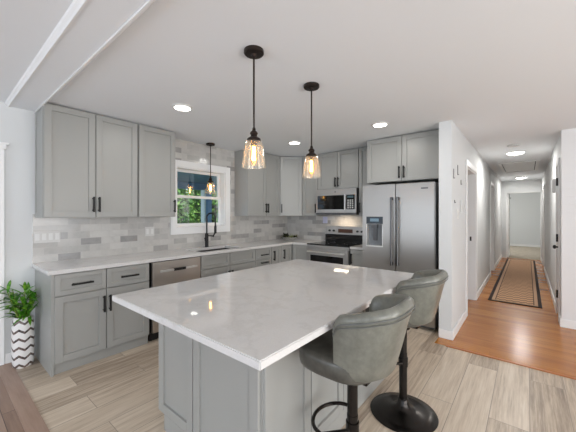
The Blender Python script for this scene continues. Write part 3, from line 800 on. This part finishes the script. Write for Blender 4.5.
# ------------------------------------------------------------------ ceiling lights
def lamp_light(par, typ, dz, power, size):
    d = bpy.data.lights.new('lamp_light', typ); d.energy = power; d.color = (1, .97, .93)
    if typ == 'AREA': d.shape = 'DISK'; d.size = size
    else: d.shadow_soft_size = size
    o = bpy.data.objects.new('lamp_light', d); COL.objects.link(o); o.parent = par; o.location = (0, 0, dz)
def make_can(label, x, y, r=.095, cat='ceiling light', group='round recessed ceiling lights'):
    c = thing('recessed_light', label, cat, (x, y, H), 0, group)
    MB().lathe([(r, 0), (r, -.004), (r * .93, -.011), (r * .8, -.014), (r * .8, -.004), (r * .79, 0)], n=36, caps=False).build('trim_ring', m_white_pl, c, smooth=True)
    lamp_light(c, 'AREA', -.018, 5.5, .15)
    MB().lathe([(r * .8, -.008), (r * .5, -.012), (.001, -.013)], n=32, caps=False).build('lens', m_lens, c, smooth=True)
    return c
cn = make_can('round recessed ceiling light in front of the left upper cabinets', -2.605, 1.562)
dup(cn, (-2.631, 3.367, H), 'round recessed ceiling light near the far corner, seen just left of the second pendant')
dup(cn, (-1.329, 3.313, H), 'round recessed ceiling light in front of the cabinet over the refrigerator')
def make_flush(label, x, y):
    c = thing('flush_light', label, 'ceiling light', (x, y, H), 0, 'round hall ceiling lights')
    MB().lathe([(.13, 0), (.13, -.018), (.125, -.022), (.12, -.022)], n=36).build('trim_ring', m_white_pl, c, smooth=True)
    lamp_light(c, 'AREA', -.05, 19, .22)
    MB().lathe([(.118, -.022), (.10, -.034), (.06, -.042), (.001, -.045)], n=32, caps=False).build('lens', m_lens, c, smooth=True)
    return c
fl_ = make_flush('round glowing hall ceiling light nearest the kitchen', -.16, 6.24)
dup(fl_, (-.15, 10.64, H), 'round glowing hall ceiling light beyond the attic hatch')
sm = thing('smoke_detector', 'round white smoke detector on the hall ceiling before the first light', 'smoke detector', (-.173, 5.578, H))
MB().lathe([(.075, 0), (.075, -.012), (.068, -.026), (.03, -.032), (.001, -.032)], n=30, caps=False).build('cover', m_white_pl, sm, smooth=True)
MB().lathe([(.072, -.016), (.0735, -.018), (.072, -.02)], n=30, caps=False).build('vent_slot', m_dark_steel, sm)
ht = thing('attic_hatch', 'white framed attic access hatch in the hall ceiling', 'hatch', (-.15, 8.26, H))
b = MB(); hx, hy, fw_ = .33, .82, .055
b.box(-hx, -hx + fw_, -hy, hy, -.016, 0).box(hx - fw_, hx, -hy, hy, -.016, 0).box(-hx + fw_, hx - fw_, -hy, -hy + fw_, -.016, 0).box(-hx + fw_, hx - fw_, hy - fw_, hy, -.016, 0)
b.build('frame', m_trim, ht, bevel=.003)
MB().box(-hx + fw_ + .012, hx - fw_ - .012, -hy + fw_ + .012, hy - fw_ - .012, -.008, 0).build('panel', m_trim, ht)
MB().box(-hx + fw_, hx - fw_, -hy + fw_, hy - fw_, -.002, 0).build('shadow_gap', mat('hatch_gap', srgb(90, 90, 90), .9), ht)

# ------------------------------------------------------------------ wall plates and fittings
m_plate = mat('wall_plate_plastic', srgb(206, 205, 202), .35)
def plate_left(label, y0, y1, z0, z1, n):
    p = thing('outlet_plate', label, 'outlet', (XW + B, (y0 + y1) / 2, (z0 + z1) / 2), 90)
    hw, hhh = (y1 - y0) / 2, (z1 - z0) / 2
    MB().box(-hw, hw, -.006, -.0002, -hhh, hhh).build('plate', m_plate, p, bevel=.002)
    for k in range(n):
        xc = -hw + (k + .5) * 2 * hw / n
        MB().box(xc - .016, xc + .016, -.009, -.0055, -.034, .034).build('switch', m_white_pl, p, bevel=.001)
plate_left('wide white four-gang switch plate on tile above the left end of the worktop', .652, .863, 1.112, 1.23, 4)
plate_left('white outlet plate on tile between left switch plate and window', 1.735, 1.855, 1.118, 1.235, 2)
p = thing('outlet_plate', 'bluish film-covered outlet plate on tile just left of the stove back panel', 'outlet', (-2.87, YB - B, 1.29), 0)
MB().box(-.05, .05, -.006, -.0002, -.06, .06).build('plate', m_blue_pl, p, bevel=.002)
MB().box(-.018, .018, -.009, -.0055, -.034, .034).build('socket', m_blue_pl, p, bevel=.001)
sw = thing('switch_plate', 'white light switch plate on the hall face of the dividing wall', 'switch', (XH, 4.03, 1.40), 90)
MB().box(-.06, .06, -.006, -.0002, -.06, .06).build('plate', m_white_pl, sw, bevel=.002)
for k in (-.024, .024): MB().box(k - .016, k + .016, -.010, -.0055, -.033, .033).build('rocker', m_white_pl, sw, bevel=.001)
th_ = thing('thermostat', 'tall white thermostat on the dividing wall above the switch plate', 'thermostat', (XH, 4.25, 1.50), 90)
MB().box(-.045, .045, -.02, -.0002, -.075, .075).build('case', m_white_pl, th_, bevel=.004)
for lab, yy, zz_, hh_ in (('short dark wall hook high on the dividing wall, nearest the wall end', 3.78, 1.86, .055), ('longer dark wall hook high on the dividing wall, second from its end', 4.03, 1.93, .06),
                     ('small dark wall hook on the dividing wall, third from its end', 4.25, 1.80, .03), ('tiny black wall hook lower down, left of the thermostat', 3.84, 1.545, .018)):
    k = thing('wall_hook', lab, 'hook', (XH, yy, zz_), 90, 'dark hooks on the dividing wall')
    MB().box(-.006, .006, -.006, -.0002, -hh_, hh_).tube([(0, -.004, -hh_ + .006), (0, -.012, -hh_ + .004), (0, -.014, -hh_ + .012)], .003, 6).build('hook', mat('grey_hook_metal', srgb(92, 92, 92), .5, .4) if hh_ > .02 else m_black, k)
ch = thing('door_chime', 'white door chime box high on the right hall wall', 'door chime', (XR, 5.77, 1.81), -90)
MB().box(-.075, .075, -.055, -.0002, -.10, .10).build('cover', m_white_pl, ch, bevel=.012)

# ------------------------------------------------------------------ runner rug
rug = MB().box(-.335, .335, -2.83, 2.83, 0, .008).build('runner_rug', m_rug)
rug.location = (-.168, 8.58, .0005)
tag(rug, 'long tan hall runner with dark double border and zigzag pattern', 'rug')

# ------------------------------------------------------------------ plant in chevron vase
pv = thing('potted_plant', 'leafy green plant in a tall white vase with dark zigzag bands', 'plant', (-3.615, .55, 0))
prof = [(.001, 0), (.064, 0), (.073, .012), (.079, .06), (.081, .25), (.079, .38), (.072, .435), (.060, .455), (.057, .45), (.064, .42), (.055, .41), (.001, .41)]
MB().lathe(prof, n=40, caps=False).build('vase', m_vase, pv, smooth=True)
MB().lathe([(.060, .412), (.03, .42), (.001, .422)], n=20, caps=False).build('soil', m_soil, pv)
def leaf(b, base, d, up, L, wd, bend, n=5):
    d = Vector(d).normalized(); up = Vector(up); side = d.cross(up).normalized(); vs = []; fs = []
    p = Vector(base); cur = d.copy()
    for i in range(n + 1):
        s = i / n; ww = wd * math.sin(PI * min(1, .08 + s * .92)) ** .8 * (1 if s < .98 else .2)
        nrm = side.cross(cur).normalized()
        vs += [p - side * ww * .5 + nrm * ww * .12, p.copy(), p + side * ww * .5 + nrm * ww * .12]
        cur = (cur - Vector((0, 0, bend / n))).normalized(); p = p + cur * (L / n)
    for i in range(n):
        a = 3 * i; fs += [(a, a + 1, a + 4, a + 3), (a + 1, a + 2, a + 5, a + 4)]
    b.add(vs, fs)
rnd = random.Random(11)
stems = MB(); lv = MB()
for k in range(9):
    a = 2 * PI * k / 9 + rnd.uniform(-.3, .3); lean = rnd.uniform(.02, .10); hgt = rnd.uniform(.15, .30)
    p0 = Vector((.03 * math.cos(a), .03 * math.sin(a), .415)); p1 = p0 + Vector((lean * math.cos(a), lean * math.sin(a), hgt))
    stems.tube([p0, (p0 + p1) / 2 + Vector((0, 0, .01)), p1], [.006, .005, .003], 7)
    for q in range(11):
        s = .18 + .82 * q / 10; bp = p0.lerp(p1, s); aa = a + rnd.uniform(-2.2, 2.2); el = rnd.uniform(.15, 1.15)
        dd = Vector((math.cos(aa) * math.cos(el), math.sin(aa) * math.cos(el), math.sin(el)))
        if bp.x + dd.x * .13 < -.135: dd.x = abs(dd.x) * .4
        if bp.y + dd.y * .15 > .10: dd.y *= -.6
        leaf(lv, bp, dd, (0, 0, 1), min(rnd.uniform(.11, .19), max(.05, (.105 - bp.y) / max(dd.y, .15))), rnd.uniform(.024, .037), rnd.uniform(.3, 1.1))
leaf(lv, (.0, .03, .66), (.05, .05, 1), (1, .3, 0), .11, .034, -.1)
lv.v = [(max(q[0], -.145), min(q[1], .098), q[2]) for q in lv.v]
stems.build('stems', m_stem, pv, smooth=True)
lv.build('foliage', m_leaf, pv, smooth=True, angle=80)

# ------------------------------------------------------------------ dish with sprigs in the counter corner
ds = thing('decor_dish', 'shallow glass dish with dark green sprigs on the worktop corner', 'dish', (-3.43, 4.235, ZC + .0347))
MB().lathe([(.05, 0), (.06, .004), (.12, .03), (.15, .06), (.147, .062), (.115, .034), (.05, .008), (.001, .007)], n=36, caps=False, ).build('dish', m_dishglass, ds, smooth=True)
dk = MB(); ol = MB()
for cx, cy, n_, r_ in ((-.05, -.05, 110, .115), (.08, .075, 60, .07)):
    for q in range(n_):
        a = rnd.uniform(0, 2 * PI); el = rnd.uniform(.0, 1.3)
        leaf(dk, (cx + .01 * math.cos(a), cy + .01 * math.sin(a), .045), (math.cos(a) * math.cos(el), math.sin(a) * math.cos(el), math.sin(el)), (0, 0, 1) if el < 1.2 else (1, 0, .1), rnd.uniform(.5, 1) * r_, .024, .5, 3)
for q in range(70):
    a = rnd.uniform(0, 2 * PI); r0 = rnd.uniform(.02, .12); el = rnd.uniform(.4, 1.4)
    leaf(ol, (r0 * math.cos(a) , r0 * math.sin(a), .02 + r0 * .22), (math.cos(a) * math.cos(el), math.sin(a) * math.cos(el), math.sin(el)), (0.1, .2, 1), rnd.uniform(.05, .11), .012, .6, 3)
dk.build('sprig', m_dkgreen, ds); ol.build('filler_greens', m_olive, ds)

# ------------------------------------------------------------------ outdoors beyond the kitchen window
struct(MB().box(-16, XW - T, -2, 16, -.5, -.4).build('ground', m_grass))
pr = thing('porch_roof', 'dark slate blue porch roof underside outside the window', 'roof', (XW - T, 4, 0))
b = MB(); ya, yb = -4.5, 6.0
b.add([(-.01, ya, 2.50), (-.01, yb, 2.50), (-2.75, yb, 2.18), (-2.75, ya, 2.18), (-.01, ya, 2.58), (-.01, yb, 2.58), (-2.75, yb, 2.26), (-2.75, ya, 2.26)],
      [(0, 1, 2, 3), (7, 6, 5, 4), (0, 4, 5, 1), (1, 5, 6, 2), (2, 6, 7, 3), (3, 7, 4, 0)])
b.build('deck_boards', m_porch, pr)
MB().box(-2.72, -2.58, ya, yb, 2.02, 2.185).build('beam', m_porch, pr)
pp = thing('porch_post', 'pale blue porch post with a white edge board seen through the window', 'post', (-6.45, 4.56, -.4))
MB().box(-.075, .075, -.08, .10, 0, 2.41).build('post', m_porch_post, pp)
MB().box(-.08, .08, -.125, -.081, 0, 2.41).build('edge_board', m_trim, pp)
def shrub(label, x, y, rx, ry, hgt, n, seed):
    r = random.Random(seed)
    s = thing('leafy_shrub', label, 'shrub', (x, y, -.4), 0, 'shrubs outside the window')
    f = MB()
    for i in range(n):
        a = r.uniform(0, 2 * PI); v = r.uniform(.02, 1); q = r.uniform(.75, 1.02)
        pr_ = (1 - max(0, v - .45) ** 2 * 2.6) ** .5 if v < 1.07 else .1
        c = Vector((math.cos(a) * rx * pr_ * q, math.sin(a) * ry * pr_ * q, v * hgt * r.uniform(.97, 1.02)))
        d = Vector((r.uniform(-1, 1), r.uniform(-1, 1), r.uniform(-.8, .6))).normalized(); u = d.cross(Vector((r.uniform(-1, 1), r.uniform(-1, 1), r.uniform(-1, 1)))).normalized()
        L = r.uniform(.05, .10); wd = L * .42
        f.add([c - d * L, c + u * wd, c + d * L, c - u * wd], [(0, 1, 2, 3)])
    f.build('foliage', m_hedge, s)
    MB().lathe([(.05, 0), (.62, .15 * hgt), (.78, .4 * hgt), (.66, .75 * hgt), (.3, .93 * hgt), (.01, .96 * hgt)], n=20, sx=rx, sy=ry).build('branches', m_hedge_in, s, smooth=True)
    return s
shrub('rounded green shrub filling the left half of the window view', -8.3, 4.5, .85, .78, 2.75, 5200, 1)
shrub('tall green shrub directly behind the porch post', -8.8, 6.2, .95, .85, 3.0, 5200, 2)
shrub('dark green shrub at the right edge of the window view', -8.2, 7.9, .9, .78, 2.8, 4200, 3)
shrub('green shrub farther left, mostly hidden by the window frame', -8.2, 2.85, .85, .78, 2.6, 3200, 4)
